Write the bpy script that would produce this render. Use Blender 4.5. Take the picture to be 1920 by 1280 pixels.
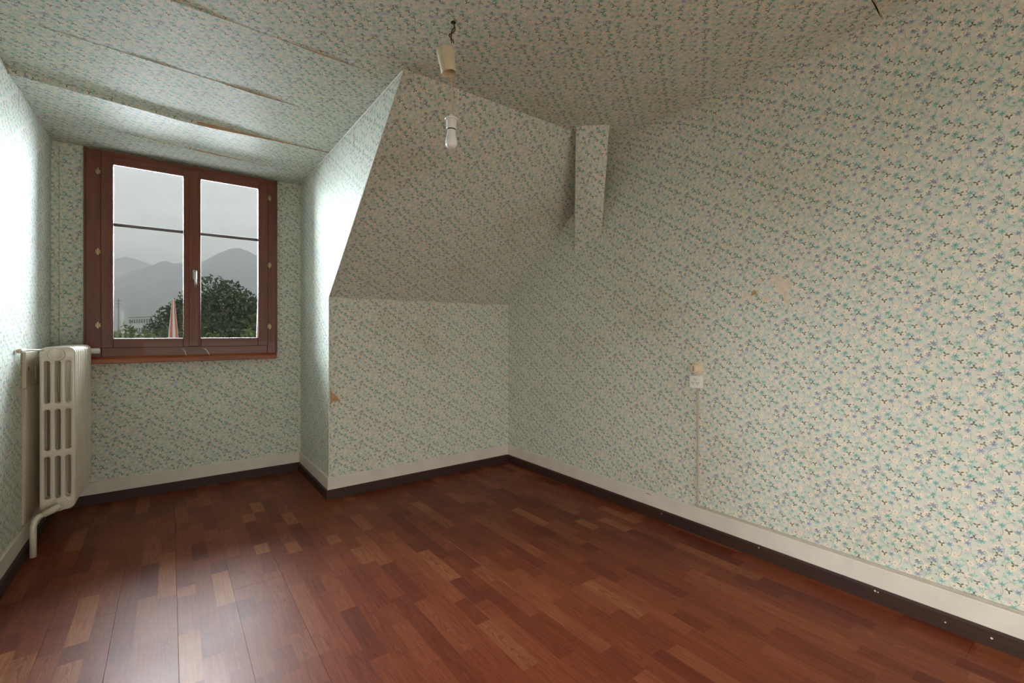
import bpy, bmesh, math, random
from mathutils import Vector, Matrix, noise as mnoise

# ---------------------------------------------------------------- scene, camera, light
S = bpy.context.scene
COL = S.collection
for o in list(bpy.data.objects):
    bpy.data.objects.remove(o)

CAM_Z, YAW = 1.1562, 0.6451
cam_d = bpy.data.cameras.new('camera')
cam_d.lens, cam_d.sensor_width, cam_d.sensor_fit = 15.99, 36.0, 'HORIZONTAL'
cam_d.shift_y = -17.1 / 1920
cam_d.clip_start, cam_d.clip_end = 0.05, 12000
cam = bpy.data.objects.new('camera', cam_d)
COL.objects.link(cam)
cam.location = (0, 0, CAM_Z)
cam.rotation_euler = (math.pi / 2, 0, -YAW)
S.camera = cam

W = bpy.data.worlds.new('sky')
S.world = W
W.use_nodes = True
wn = W.node_tree
wn.nodes.clear()
w_out = wn.nodes.new('ShaderNodeOutputWorld')
w_bg = wn.nodes.new('ShaderNodeBackground')
# hazy bright overcast: pale grey, a touch lighter low down, with thin cloud streaks
def sky_nodes():
    tc = wn.nodes.new('ShaderNodeTexCoord')
    sp = wn.nodes.new('ShaderNodeSeparateXYZ')
    wn.links.new(tc.outputs['Generated'], sp.inputs[0])
    rp = wn.nodes.new('ShaderNodeValToRGB')
    e = rp.color_ramp.elements
    e[0].position, e[0].color = 0.0, (0.66, 0.655, 0.635, 1)
    e[1].position, e[1].color = 0.55, (0.60, 0.62, 0.64, 1)
    wn.links.new(sp.outputs[2], rp.inputs[0])
    mp = wn.nodes.new('ShaderNodeMapping')
    mp.inputs['Scale'].default_value = (1.0, 1.0, 4.5)
    wn.links.new(tc.outputs['Generated'], mp.inputs[0])
    nz = wn.nodes.new('ShaderNodeTexNoise')
    nz.inputs['Scale'].default_value = 5.0
    nz.inputs['Detail'].default_value = 6.0
    wn.links.new(mp.outputs[0], nz.inputs['Vector'])
    mr = wn.nodes.new('ShaderNodeMapRange')
    for i, v in enumerate((0.50, 0.72, 1.0, 1.16)):
        mr.inputs[i + 1].default_value = v
    wn.links.new(nz.outputs[0], mr.inputs[0])
    mx = wn.nodes.new('ShaderNodeVectorMath')
    mx.operation = 'SCALE'
    wn.links.new(rp.outputs[0], mx.inputs[0])
    wn.links.new(mr.outputs[0], mx.inputs['Scale'])
    wn.links.new(mx.outputs[0], w_bg.inputs[0])
sky_nodes()
w_bg.inputs[1].default_value = 1.4
wn.links.new(w_bg.outputs[0], w_out.inputs[0])

# daylight of the bright hazy sky above the dormer, falling in through the window
dl = bpy.data.lights.new('window_daylight', 'AREA')
dl.shape, dl.size, dl.size_y = 'RECTANGLE', 6.0, 3.2
dl.energy = 4200
dl.color = (0.86, 0.94, 1.0)
do = bpy.data.objects.new('window_daylight', dl)
COL.objects.link(do)
do.location = (0.0, 5.6, 2.75)
do.rotation_euler = (-math.radians(90 - 45), 0, 0)
# added warm fill lamps, shining through invented openings in side and rear walls
rl = bpy.data.lights.new('side_fill_light', 'AREA')
rl.shape, rl.size, rl.size_y = 'RECTANGLE', 1.6, 2.6
rl.energy = 190
rl.color = (1.0, 0.95, 0.87)
ro = bpy.data.objects.new('side_fill_light', rl)
COL.objects.link(ro)
ro.location = (-1.35, -0.75, 1.90)
ro.rotation_euler = (0, -math.radians(90 - 20), math.radians(18))
bl_ = bpy.data.lights.new('rear_fill_light', 'AREA')
bl_.shape, bl_.size, bl_.size_y = 'RECTANGLE', 2.3, 0.8
bl_.energy = 46
bl_.color = (1.0, 0.93, 0.82)
bo = bpy.data.objects.new('rear_fill_light', bl_)
COL.objects.link(bo)
bo.location = (0.75, -3.16, 0.55)
bo.rotation_euler = (math.pi / 2, 0, 0)

S.view_settings.view_transform = 'Standard'
S.view_settings.look = 'None'
S.view_settings.exposure = 0.0
S.view_settings.gamma = 1.0
S.view_settings.use_curve_mapping = False
S.cycles.max_bounces = 10
S.cycles.diffuse_bounces = 5
S.cycles.use_adaptive_sampling = True
S.cycles.adaptive_threshold = 0.02
S.cycles.glossy_bounces = 4
S.cycles.transmission_bounces = 6
S.cycles.transparent_max_bounces = 8
S.cycles.use_denoising = True
S.cycles.volume_bounces = 3
S.cycles.sample_clamp_indirect = 6.0

# ---------------------------------------------------------------- measured room (metres)
XR, XC, XL = 2.432, 0.8851, -0.6099          # right wall, dormer cheek, left wall
YK, YW, YT, YB = 3.2896, 4.152, 2.0245, -3.0  # knee wall, window wall, slope top, wall behind
H, HK = 2.40, 1.401                           # ceiling, knee wall height
BT, BB = 0.1506, 0.0658                       # skirting board top, bottom
random.seed(7)

# ---------------------------------------------------------------- node helpers
class NT:
    def __init__(self, tree):
        self.t, self.n, self.l = tree, tree.nodes, tree.links
    def put(self, sock, v):
        if v is None:
            return
        if isinstance(v, bpy.types.NodeSocket):
            self.l.new(v, sock)
        else:
            sock.default_value = v
    def m(self, op, a, b=None, c=None, clamp=False):
        n = self.n.new('ShaderNodeMath')
        n.operation, n.use_clamp = op, clamp
        for i, v in enumerate((a, b, c)):
            self.put(n.inputs[i], v)
        return n.outputs[0]
    def add(self, a, b): return self.m('ADD', a, b)
    def sub(self, a, b): return self.m('SUBTRACT', a, b)
    def mul(self, a, b): return self.m('MULTIPLY', a, b)
    def step(self, x, lo, hi, a=0.0, b=1.0, smooth=True):
        n = self.n.new('ShaderNodeMapRange')
        n.interpolation_type = 'SMOOTHSTEP' if smooth else 'LINEAR'
        for i, v in enumerate((x, lo, hi, a, b)):
            self.put(n.inputs[i], v)
        return n.outputs[0]
    def mix(self, f, a, b, mode='MIX'):
        n = self.n.new('ShaderNodeMix')
        n.data_type, n.blend_type = 'RGBA', mode
        self.put(n.inputs[0], f)
        for s, v in ((n.inputs[6], a), (n.inputs[7], b)):
            self.put(s, (*v, 1.0) if isinstance(v, tuple) and len(v) == 3 else v)
        return n.outputs[2]
    def xyz(self, x, y, z=0.0):
        n = self.n.new('ShaderNodeCombineXYZ')
        for i, v in enumerate((x, y, z)):
            self.put(n.inputs[i], v)
        return n.outputs[0]
    def sep(self, v):
        n = self.n.new('ShaderNodeSeparateXYZ')
        self.put(n.inputs[0], v)
        return n.outputs
    def noise(self, v, scale, detail=2.0, rough=0.5, dist=0.0, dim='3D'):
        n = self.n.new('ShaderNodeTexNoise')
        n.noise_dimensions = dim
        self.put(n.inputs['Vector'], v)
        n.inputs['Scale'].default_value = scale
        n.inputs['Detail'].default_value = detail
        n.inputs['Roughness'].default_value = rough
        n.inputs['Distortion'].default_value = dist
        return n.outputs
    def white(self, v):
        n = self.n.new('ShaderNodeTexWhiteNoise')
        n.noise_dimensions = '3D'
        self.put(n.inputs['Vector'], v)
        return n.outputs
    def ramp(self, f, stops, interp='LINEAR'):
        n = self.n.new('ShaderNodeValToRGB')
        n.color_ramp.interpolation = interp
        e = n.color_ramp.elements
        while len(e) < len(stops):
            e.new(0.5)
        for el, (p, c) in zip(e, stops):
            el.position, el.color = p, (*c, 1.0)
        self.put(n.inputs[0], f)
        return n.outputs[0]
    def bump(self, hgt, strength=0.2, dist=0.002):
        n = self.n.new('ShaderNodeBump')
        n.inputs['Strength'].default_value = strength
        n.inputs['Distance'].default_value = dist
        self.put(n.inputs['Height'], hgt)
        return n.outputs[0]

def new_mat(name):
    m = bpy.data.materials.new(name)
    m.use_nodes = True
    t = NT(m.node_tree)
    b = m.node_tree.nodes['Principled BSDF']
    return m, t, b

def uv(t):
    n = t.n.new('ShaderNodeUVMap')
    return n.outputs[0]

def objco(t):
    return t.n.new('ShaderNodeTexCoord').outputs['Object']

def simple(name, col, rough=0.5, metal=0.0, vary=0.08, scale=20.0, bump=0.0, coat=0.0):
    m, t, b = new_mat(name)
    n = t.noise(objco(t), scale, 4.0)[0]
    lo = tuple(c * (1 - vary) for c in col)
    hi = tuple(min(1, c * (1 + vary)) for c in col)
    t.put(b.inputs['Base Color'], t.ramp(n, [(0.3, lo), (0.7, hi)]))
    b.inputs['Roughness'].default_value = rough
    b.inputs['Metallic'].default_value = metal
    b.inputs['Coat Weight'].default_value = coat
    if bump:
        t.put(b.inputs['Normal'], t.bump(n, bump))
    return m

# ---- floral wallpaper: a half-drop repeat of blooms, daisies, leaves and stems
TW, TH = 0.18, 0.215

def make_cell_group():
    g = bpy.data.node_groups.new('repeat_cell', 'ShaderNodeTree')
    for nm, d in (('X', 0), ('Y', 0), ('NX', 4), ('NY', 4), ('OX', 0), ('OY', 0), ('Seed', 0), ('Jitter', 0.4)):
        s = g.interface.new_socket(nm, in_out='INPUT', socket_type='NodeSocketFloat')
        s.default_value = d
    for nm in ('DX', 'DY', 'R1', 'R2', 'R3'):
        g.interface.new_socket(nm, in_out='OUTPUT', socket_type='NodeSocketFloat')
    gi = g.nodes.new('NodeGroupInput')
    go = g.nodes.new('NodeGroupOutput')
    t = NT(g)
    I = gi.outputs
    xa, yb_ = t.mul(I['X'], 0.5 / TW), t.mul(I['Y'], 1 / TH)
    a, bb = t.add(xa, yb_), t.sub(xa, yb_)
    fa = t.add(t.mul(a, I['NX']), I['OX'])
    fb = t.add(t.mul(bb, I['NY']), I['OY'])
    ia, ib = t.m('FLOOR', fa), t.m('FLOOR', fb)
    wv = t.white(t.xyz(t.m('FLOORED_MODULO', ia, I['NX']), t.m('FLOORED_MODULO', ib, I['NY']), I['Seed']))
    col = t.sep(wv[1])
    la = t.sub(t.sub(fa, ia), t.add(0.5, t.mul(t.sub(col[0], 0.5), I['Jitter'])))
    lb = t.sub(t.sub(fb, ib), t.add(0.5, t.mul(t.sub(col[1], 0.5), I['Jitter'])))
    da = t.m('DIVIDE', la, I['NX'])
    db = t.m('DIVIDE', lb, I['NY'])
    t.put(go.inputs['DX'], t.mul(t.add(da, db), TW))
    t.put(go.inputs['DY'], t.mul(t.sub(da, db), TH / 2))
    t.put(go.inputs['R1'], wv[0])
    t.put(go.inputs['R2'], col[2])
    t.put(go.inputs['R3'], t.m('FRACT', t.mul(wv[0], 7.31)))
    return g

def make_bloom_group():
    g = bpy.data.node_groups.new('bloom_shape', 'ShaderNodeTree')
    for nm, d in (('DX', 0), ('DY', 0), ('Size', 0.01), ('Petals', 5), ('Phase', 0), ('Depth', 0.3)):
        s = g.interface.new_socket(nm, in_out='INPUT', socket_type='NodeSocketFloat')
        s.default_value = d
    for nm in ('Mask', 'Rel'):
        g.interface.new_socket(nm, in_out='OUTPUT', socket_type='NodeSocketFloat')
    gi = g.nodes.new('NodeGroupInput')
    go = g.nodes.new('NodeGroupOutput')
    t = NT(g)
    I = gi.outputs
    th = t.m('ARCTAN2', I['DY'], I['DX'])
    rad = t.m('SQRT', t.add(t.mul(I['DX'], I['DX']), t.mul(I['DY'], I['DY'])))
    cs = t.m('COSINE', t.add(t.mul(th, I['Petals']), I['Phase']))
    R = t.mul(I['Size'], t.add(t.sub(1.0, I['Depth']), t.mul(cs, I['Depth'])))
    rel = t.m('DIVIDE', rad, I['Size'])
    t.put(go.inputs['Mask'], t.step(t.sub(R, rad), -0.0005, 0.0013))
    t.put(go.inputs['Rel'], rel)
    return g

CELL, BLOOM = make_cell_group(), make_bloom_group()

def wallpaper():
    m, t, b = new_mat('floral_wallpaper')
    u = uv(t)
    wob = t.noise(u, 260.0, 2.0)
    wx = t.sep(wob[1])
    p = t.sep(u)
    X = t.add(p[0], t.mul(t.sub(wx[0], 0.5), 0.0045))
    Y = t.add(p[1], t.mul(t.sub(wx[1], 0.5), 0.0045))

    def cell(nx, ny, ox, oy, seed, jit):
        n = t.n.new('ShaderNodeGroup')
        n.node_tree = CELL
        for k, v in zip(('X', 'Y', 'NX', 'NY', 'OX', 'OY', 'Seed', 'Jitter'), (X, Y, nx, ny, ox, oy, seed, jit)):
            t.put(n.inputs[k], v)
        return n.outputs

    def bloom(c, size, petals, depth, sq=1.0):
        n = t.n.new('ShaderNodeGroup')
        n.node_tree = BLOOM
        t.put(n.inputs['DX'], c['DX'])
        t.put(n.inputs['DY'], t.mul(c['DY'], sq))
        t.put(n.inputs['Size'], size)
        n.inputs['Petals'].default_value = petals
        n.inputs['Depth'].default_value = depth
        t.put(n.inputs['Phase'], t.mul(c['R3'], 6.28))
        return n.outputs

    def stems(nx, ny, ox, oy, seed, width, length):
        c = cell(nx, ny, ox, oy, seed, 0.3)
        ang = t.mul(t.sub(c['R2'], 0.5), 1.9)
        ca, sa = t.m('COSINE', ang), t.m('SINE', ang)
        x = t.add(t.mul(c['DX'], ca), t.mul(c['DY'], sa))
        y = t.sub(t.mul(c['DY'], ca), t.mul(c['DX'], sa))
        R = t.mul(0.035, t.m('SIGN', t.sub(c['R1'], 0.5)))
        xx = t.sub(x, R)
        d = t.m('ABSOLUTE', t.sub(t.m('SQRT', t.add(t.mul(xx, xx), t.mul(y, y))), 0.035))
        f = t.step(d, width * 0.4, width * 1.6, 1.0, 0.0)
        return t.mul(f, t.step(t.m('ABSOLUTE', y), length * 0.85, length, 1.0, 0.0))

    # ground: pale green, mottled, with soft patches of printed foliage and cloth weave
    mot = t.noise(u, 14.0, 3.0)[0]
    fine = t.noise(u, 55.0, 3.0)[0]
    col = t.ramp(mot, [(0.32, (0.62, 0.64, 0.56)), (0.68, (0.70, 0.66, 0.55))])
    col = t.mix(t.step(fine, 0.50, 0.66, 0.0, 0.75), col, (0.54, 0.64, 0.60))
    col = t.mix(t.step(fine, 0.30, 0.45, 0.5, 0.0), col, (0.74, 0.68, 0.55))
    # soft tints around the sprays
    c = cell(4, 5, 0.65, 0.45, 57.0, 0.35)
    big = bloom(c, t.add(0.0105, t.mul(c['R2'], 0.004)), 6, 0.30, 1.2)
    bigc = c
    col = t.mix(t.step(big['Rel'], 0.5, 1.45, 0.55, 0.0), col, t.mix(c['R3'], (0.50, 0.66, 0.60), (0.58, 0.62, 0.66)))
    # stems
    st = t.m('MAXIMUM', stems(4, 4, 0.2, 0.1, 3.0, 0.00060, 0.023), stems(4, 5, 0.6, 0.55, 9.0, 0.00052, 0.022))
    col = t.mix(t.mul(st, 0.8), col, (0.13, 0.17, 0.09))
    # cream daisies
    c = cell(5, 5, 0.35, 0.7, 21.0, 0.4)
    d = bloom(c, 0.0125, 7, 0.20)
    on = t.m('LESS_THAN', c['R1'], 0.88)
    col = t.mix(t.mul(t.mul(d['Mask'], on), 0.75), col, (0.83, 0.75, 0.62))
    eye = t.mul(t.step(d['Rel'], 0.14, 0.34, 1.0, 0.0), on)
    col = t.mix(t.mul(eye, 0.75), col, (0.60, 0.36, 0.20))
    # pale lilac soft blooms
    c = cell(3, 4, 0.15, 0.3, 33.0, 0.5)
    d = bloom(c, 0.012, 6, 0.25)
    col = t.mix(t.mul(d['Mask'], 0.45), col, (0.44, 0.40, 0.48))
    # small teal blooms
    c = cell(4, 5, 0.1, 0.2, 41.0, 0.45)
    d = bloom(c, 0.0108, 5, 0.36, 1.25)
    on = t.m('LESS_THAN', c['R1'], 0.8)
    col = t.mix(t.mul(t.mul(d['Mask'], on), 0.68), col, t.mix(c['R2'], (0.20, 0.46, 0.37), (0.36, 0.58, 0.49)))
    # large blooms, teal to blue, darker eye
    c, d = bigc, big
    pc = t.ramp(c['R1'], [(0.0, (0.15, 0.42, 0.35)), (0.34, (0.26, 0.53, 0.47)), (0.52, (0.22, 0.25, 0.38)), (0.78, (0.30, 0.32, 0.45))], 'CONSTANT')
    pc = t.mix(t.step(d['Rel'], 0.1, 0.55, 0.5, 0.0), pc, (0.07, 0.16, 0.14))
    on = t.m('LESS_THAN', c['R1'], 0.93)
    col = t.mix(t.mul(t.mul(d['Mask'], on), 0.8), col, pc)
    # leaf sprays
    c = cell(4, 5, 0.9, 0.95, 71.0, 0.35)
    d = bloom(c, 0.0115, 3, 0.50, 1.1)
    on = t.m('LESS_THAN', c['R1'], 0.7)
    col = t.mix(t.mul(t.mul(d['Mask'], on), 0.92), col, t.mix(c['R2'], (0.075, 0.09, 0.055), (0.17, 0.19, 0.11)))
    # small buds
    c = cell(6, 7, 0.3, 0.6, 83.0, 0.65)
    d = bloom(c, 0.0050, 3, 0.3)
    on = t.m('LESS_THAN', c['R1'], 0.75)
    col = t.mix(t.mul(t.mul(d['Mask'], on), 0.85), col, t.ramp(c['R2'], [(0.0, (0.15, 0.16, 0.10)), (0.4, (0.27, 0.28, 0.40)), (0.7, (0.20, 0.42, 0.35))], 'CONSTANT'))
    # age stains of their own shape
    stn = t.noise(u, 1.3, 4.0, 0.6)[0]
    col = t.mix(t.step(stn, 0.5, 0.75, 0.0, 0.28), col, (0.62, 0.50, 0.30), 'MULTIPLY')
    t.put(b.inputs['Base Color'], col)
    b.inputs['Roughness'].default_value = 0.62
    b.inputs['Specular IOR Level'].default_value = 0.35
    return m

def laminate():
    m, t, b = new_mat('cherry_laminate')
    geo = t.n.new('ShaderNodeNewGeometry')
    p = t.sep(geo.outputs['Position'])
    sx = t.mul(t.sub(p[0], 0.025), 1 / (0.202 / 3))
    ix = t.m('FLOOR', sx)
    r0 = t.white(t.xyz(ix, 3.0, 5.0))[0]
    ln = t.add(2.0, t.mul(r0, 1.3))
    yy = t.add(t.mul(p[1], ln), t.mul(r0, 37.0))
    # staves of uneven length: shift each second joint
    base = t.m('FLOOR', yy)
    cut = t.add(0.25, t.mul(t.white(t.xyz(ix, base, 1.0))[0], 0.5))
    iy = t.add(t.mul(base, 2.0), t.m('GREATER_THAN', t.sub(yy, base), cut))
    pick = t.m('GREATER_THAN', t.white(t.xyz(ix, base, 9.0))[0], 0.45)
    iy = t.add(t.mul(iy, pick), t.mul(t.mul(base, 2.0), t.sub(1.0, pick)))
    rnd = t.white(t.xyz(ix, iy, 2.0))
    rc = t.sep(rnd[1])
    col = t.ramp(rnd[0], [(0.0, (0.125, 0.029, 0.015)), (0.18, (0.170, 0.041, 0.018)), (0.60, (0.195, 0.051, 0.022)),
                          (0.90, (0.225, 0.066, 0.028)), (1.0, (0.30, 0.110, 0.046))])
    off = t.mul(rc[0], 40.0)
    gv = t.xyz(t.add(t.mul(p[0], 26.0), off), t.add(t.mul(p[1], 1.6), t.mul(rc[1], 30.0)), rc[2])
    g1 = t.noise(gv, 5.0, 5.0, 0.6)[0]
    col = t.mix(t.step(g1, 0.35, 0.7, 0.0, 0.5), col, (0.45, 0.33, 0.28), 'MULTIPLY')
    # cathedral figure on some staves
    lx = t.sub(t.m('FRACT', sx), 0.5)
    ly = t.mul(t.m('FRACT', t.mul(yy, 0.5)), 1.0)
    fig = t.add(t.mul(t.mul(lx, lx), t.add(9.0, t.mul(rc[2], 8.0))), t.add(t.mul(p[1], 5.0), t.mul(rc[0], 6.0)))
    fn = t.noise(t.xyz(t.mul(p[0], 16.0), t.mul(p[1], 5.0), rc[1]), 2.0, 3.0)[0]
    wv = t.m('SINE', t.mul(t.add(fig, t.mul(fn, 1.8)), 13.0))
    figm = t.mul(t.step(wv, 0.35, 0.95), t.m('GREATER_THAN', rc[1], 0.58))
    col = t.mix(t.mul(figm, 0.55), col, (0.085, 0.020, 0.010))
    pores = t.noise(t.xyz(t.mul(p[0], 420.0), t.mul(p[1], 16.0), 0.0), 1.0, 2.0)[0]
    col = t.mix(t.step(pores, 0.56, 0.74, 0.0, 0.35), col, (0.5, 0.38, 0.34), 'MULTIPLY')
    t.put(b.inputs['Base Color'], col)
    rr = t.noise(geo.outputs['Position'], 3.0, 4.0)[0]
    t.put(b.inputs['Roughness'], t.step(rr, 0.2, 0.8, 0.36, 0.44))
    b.inputs['Specular IOR Level'].default_value = 0.12
    t.put(b.inputs['Normal'], t.bump(t.noise(geo.outputs['Position'], 120.0, 3.0)[0], 0.08, 0.0015))
    return m

def wood(name, dark, light, axis=2, rough=0.32, scale=1.0, coat=0.2):
    m, t, b = new_mat(name)
    p = t.sep(objco(t))
    k = [60.0 * scale] * 3
    k[axis] = 3.0 * scale
    v = t.xyz(*[t.mul(p[i], k[i]) for i in range(3)])
    n = t.noise(v, 1.0, 5.0, 0.6, 0.6)[0]
    big = t.noise(objco(t), 4.0, 2.0)[0]
    col = t.ramp(t.add(t.mul(n, 0.75), t.mul(big, 0.25)), [(0.3, dark), (0.7, light)])
    t.put(b.inputs['Base Color'], col)
    b.inputs['Roughness'].default_value = rough
    b.inputs['Coat Weight'].default_value = coat
    t.put(b.inputs['Normal'], t.bump(n, 0.12, 0.001))
    return m

M = {}
M['paper'] = wallpaper()
M['laminate'] = laminate()
M['skirt'] = simple('white_painted_skirting', (0.66, 0.61, 0.54), 0.45, vary=0.06, scale=9)
M['dark_strip'] = wood('dark_stained_moulding', (0.020, 0.0075, 0.005), (0.046, 0.016, 0.009), 1, 0.6, 1.0, 0.0)
M['win_wood_v'] = wood('varnished_window_wood_upright', (0.070, 0.013, 0.005), (0.185, 0.040, 0.012), 2, 0.42, 1.0, 0.05)
M['win_wood_h'] = wood('varnished_window_wood_level', (0.070, 0.013, 0.005), (0.185, 0.040, 0.012), 0, 0.42, 1.0, 0.05)
M['sill_wood'] = wood('orange_varnished_sill_wood', (0.19, 0.040, 0.011), (0.36, 0.095, 0.026), 0, 0.45, 1.0, 0.0)
M['bar'] = simple('dark_glazing_bar', (0.03, 0.018, 0.013), 0.5)
M['cream_paint'] = simple('cream_radiator_enamel', (0.66, 0.60, 0.49), 0.32, vary=0.05, scale=14, coat=0.25)
M['shield'] = simple('cream_sheet', (0.58, 0.50, 0.38), 0.5, vary=0.08, scale=6)
M['white_plastic'] = simple('white_plastic', (0.78, 0.77, 0.73), 0.35, vary=0.02)
M['ivory_plastic'] = simple('ivory_plastic', (0.66, 0.55, 0.38), 0.4, vary=0.05, scale=30)
M['switch_cream'] = simple('cream_bakelite', (0.70, 0.60, 0.44), 0.35, vary=0.05)
M['black'] = simple('black_hole', (0.012, 0.011, 0.010), 0.7)
M['metal'] = simple('brushed_handle_metal', (0.62, 0.61, 0.58), 0.28, 1.0)
M['brass'] = simple('dull_brass', (0.45, 0.33, 0.17), 0.35, 1.0)
M['cord'] = simple('yellowed_cord', (0.58, 0.43, 0.26), 0.5)
M['brown_wire'] = simple('brown_cloth_wire', (0.10, 0.055, 0.028), 0.8)
M['conduit'] = simple('painted_conduit', (0.46, 0.42, 0.34), 0.5, vary=0.1, scale=30)
M['bare_wood'] = wood('bare_fibreboard', (0.42, 0.24, 0.13), (0.58, 0.36, 0.20), 0, 0.7, coat=0.0)
M['torn'] = simple('bare_paper_backing', (0.70, 0.60, 0.47), 0.8, vary=0.1, scale=40)
M['torn_brown'] = simple('brown_board_core', (0.45, 0.29, 0.15), 0.8, vary=0.2, scale=60)
M['caulk'] = simple('white_edge_bead', (0.72, 0.70, 0.62), 0.6)
M['rust'] = simple('rust_mark', (0.34, 0.21, 0.14), 0.8, vary=0.3, scale=200)

def glass_mat():
    m, t, b = new_mat('window_glass')
    m.node_tree.nodes.remove(b)
    tr = t.n.new('ShaderNodeBsdfTransparent')
    tr.inputs[0].default_value = (0.93, 0.95, 0.95, 1)
    gl = t.n.new('ShaderNodeBsdfGlossy')
    gl.inputs['Roughness'].default_value = 0.02
    fr = t.n.new('ShaderNodeFresnel')
    fr.inputs[0].default_value = 1.45
    mx = t.n.new('ShaderNodeMixShader')
    t.l.new(fr.outputs[0], mx.inputs[0])
    t.l.new(tr.outputs[0], mx.inputs[1])
    t.l.new(gl.outputs[0], mx.inputs[2])
    t.l.new(mx.outputs[0], m.node_tree.nodes['Material Output'].inputs[0])
    return m
M['glass'] = glass_mat()

def bulb_mat():
    m, t, b = new_mat('opal_bulb_glass')
    n = t.noise(objco(t), 30.0)[0]
    t.put(b.inputs['Base Color'], t.ramp(n, [(0.3, (0.84, 0.84, 0.83)), (0.7, (0.90, 0.90, 0.89))]))
    b.inputs['Roughness'].default_value = 0.25
    b.inputs['Subsurface Weight'].default_value = 0.3
    b.inputs['Subsurface Radius'].default_value = (0.01, 0.01, 0.01)
    return m
M['opal'] = bulb_mat()

# ---------------------------------------------------------------- mesh helpers
def tag(o, label=None, cat=None, group=None, kind=None):
    if label: o['label'] = label
    if cat: o['category'] = cat
    if group: o['group'] = group
    if kind: o['kind'] = kind
    return o

def link(name, me, mat, parent=None, smooth=False):
    o = bpy.data.objects.new(name, me)
    COL.objects.link(o)
    if mat and not me.materials:
        me.materials.append(M[mat] if isinstance(mat, str) else mat)
    if parent: o.parent = parent
    if smooth:
        me.polygons.foreach_set('use_smooth', [True] * len(me.polygons))
    return o

def empty(name, loc=(0, 0, 0), rz=0.0, parent=None):
    o = bpy.data.objects.new(name, None)
    o.empty_display_size = 0.05
    COL.objects.link(o)
    o.location = loc
    o.rotation_euler.z = rz
    if parent: o.parent = parent
    return o

class MB:
    def __init__(self):
        self.bm = bmesh.new()
    def box(self, x0, x1, y0, y1, z0, z1, bev=0.0, seg=2):
        r = bmesh.ops.create_cube(self.bm, size=1.0)
        vs = r['verts']
        for v in vs:
            v.co = Vector(((x0 + x1) / 2 + v.co.x * (x1 - x0), (y0 + y1) / 2 + v.co.y * (y1 - y0), (z0 + z1) / 2 + v.co.z * (z1 - z0)))
        if bev:
            es = list({e for v in vs for e in v.link_edges})
            bmesh.ops.bevel(self.bm, geom=es, offset=bev, segments=seg, affect='EDGES', profile=0.6)
        return self
    def prism(self, pts, ext):
        """pts: list of 3D points of a flat face, ext: offset vector"""
        e = Vector(ext)
        a = [self.bm.verts.new(Vector(p)) for p in pts]
        c = [self.bm.verts.new(Vector(p) + e) for p in pts]
        n = len(a)
        self.bm.faces.new(a)
        self.bm.faces.new(list(reversed(c)))
        for i in range(n):
            self.bm.faces.new([a[i], c[i], c[(i + 1) % n], a[(i + 1) % n]])
        return self
    def tube(self, pts, r, seg=10, caps=True):
        pts = [Vector(p) for p in pts]
        rs = r if isinstance(r, (list, tuple)) else [r] * len(pts)
        rings = []
        up = None
        for i, p in enumerate(pts):
            d = (pts[min(i + 1, len(pts) - 1)] - pts[max(i - 1, 0)]).normalized()
            if up is None:
                up = Vector((0, 0, 1)) if abs(d.z) < 0.9 else Vector((1, 0, 0))
            s = d.cross(up).normalized()
            up = s.cross(d).normalized()
            rings.append([self.bm.verts.new(p + (s * math.cos(2 * math.pi * k / seg) + up * math.sin(2 * math.pi * k / seg)) * rs[i]) for k in range(seg)])
        for a, c in zip(rings, rings[1:]):
            for k in range(seg):
                self.bm.faces.new([a[k], a[(k + 1) % seg], c[(k + 1) % seg], c[k]])
        if caps:
            self.bm.faces.new(list(reversed(rings[0])))
            self.bm.faces.new(rings[-1])
        return self
    def lathe(self, prof, origin=(0, 0, 0), axis=(0, 0, 1), seg=24):
        """prof: list of (radius, height along axis)"""
        ax = Vector(axis).normalized()
        s = ax.orthogonal().normalized()
        u = ax.cross(s)
        o = Vector(origin)
        rings = []
        for r, hgt in prof:
            if r < 1e-6:
                rings.append([self.bm.verts.new(o + ax * hgt)])
            else:
                rings.append([self.bm.verts.new(o + ax * hgt + (s * math.cos(2 * math.pi * k / seg) + u * math.sin(2 * math.pi * k / seg)) * r) for k in range(seg)])
        for a, c in zip(rings, rings[1:]):
            for k in range(seg):
                k2 = (k + 1) % seg
                f = [a[k % len(a)], a[k2 % len(a)], c[k2 % len(c)], c[k % len(c)]]
                f = list(dict.fromkeys(f))
                if len(f) > 2:
                    self.bm.faces.new(f)
        return self
    def mesh(self, name, fix=True):
        if fix:
            bmesh.ops.recalc_face_normals(self.bm, faces=self.bm.faces[:])
        me = bpy.data.meshes.new(name)
        self.bm.to_mesh(me)
        self.bm.free()
        return me
    def build(self, name, mat, parent=None, smooth=False):
        return link(name, self.mesh(name), mat, parent, smooth)

def shade_auto(o, ang=40):
    me = o.data
    me.polygons.foreach_set('use_smooth', [True] * len(me.polygons))
    bm = bmesh.new()
    bm.from_mesh(me)
    for e in bm.edges:
        if len(e.link_faces) == 2 and e.calc_face_angle(0) > math.radians(ang):
            e.smooth = False
    bm.to_mesh(me)
    bm.free()
    return o

def paper_uv(o, U, V, off=(0, 0)):
    """wallpaper coordinates in metres along U and V; faces seen edge-on get their own axes"""
    me = o.data
    lay = me.uv_layers.new(name='UVMap')
    U, V = Vector(U), Vector(V)
    N = U.cross(V).normalized()
    for f in me.polygons:
        u_, v_ = U, V
        n = f.normal
        if abs(n.dot(N)) < 0.35:
            v_ = Vector((0, 0, 1)) if abs(n.z) < 0.9 else Vector((0, 1, 0))
            v_ = (v_ - n * v_.dot(n)).normalized()
            u_ = v_.cross(n)
        for li in f.loop_indices:
            c = me.vertices[me.loops[li].vertex_index].co
            lay.data[li].uv = (c.dot(u_) + off[0], c.dot(v_) + off[1])
    return o

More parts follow.
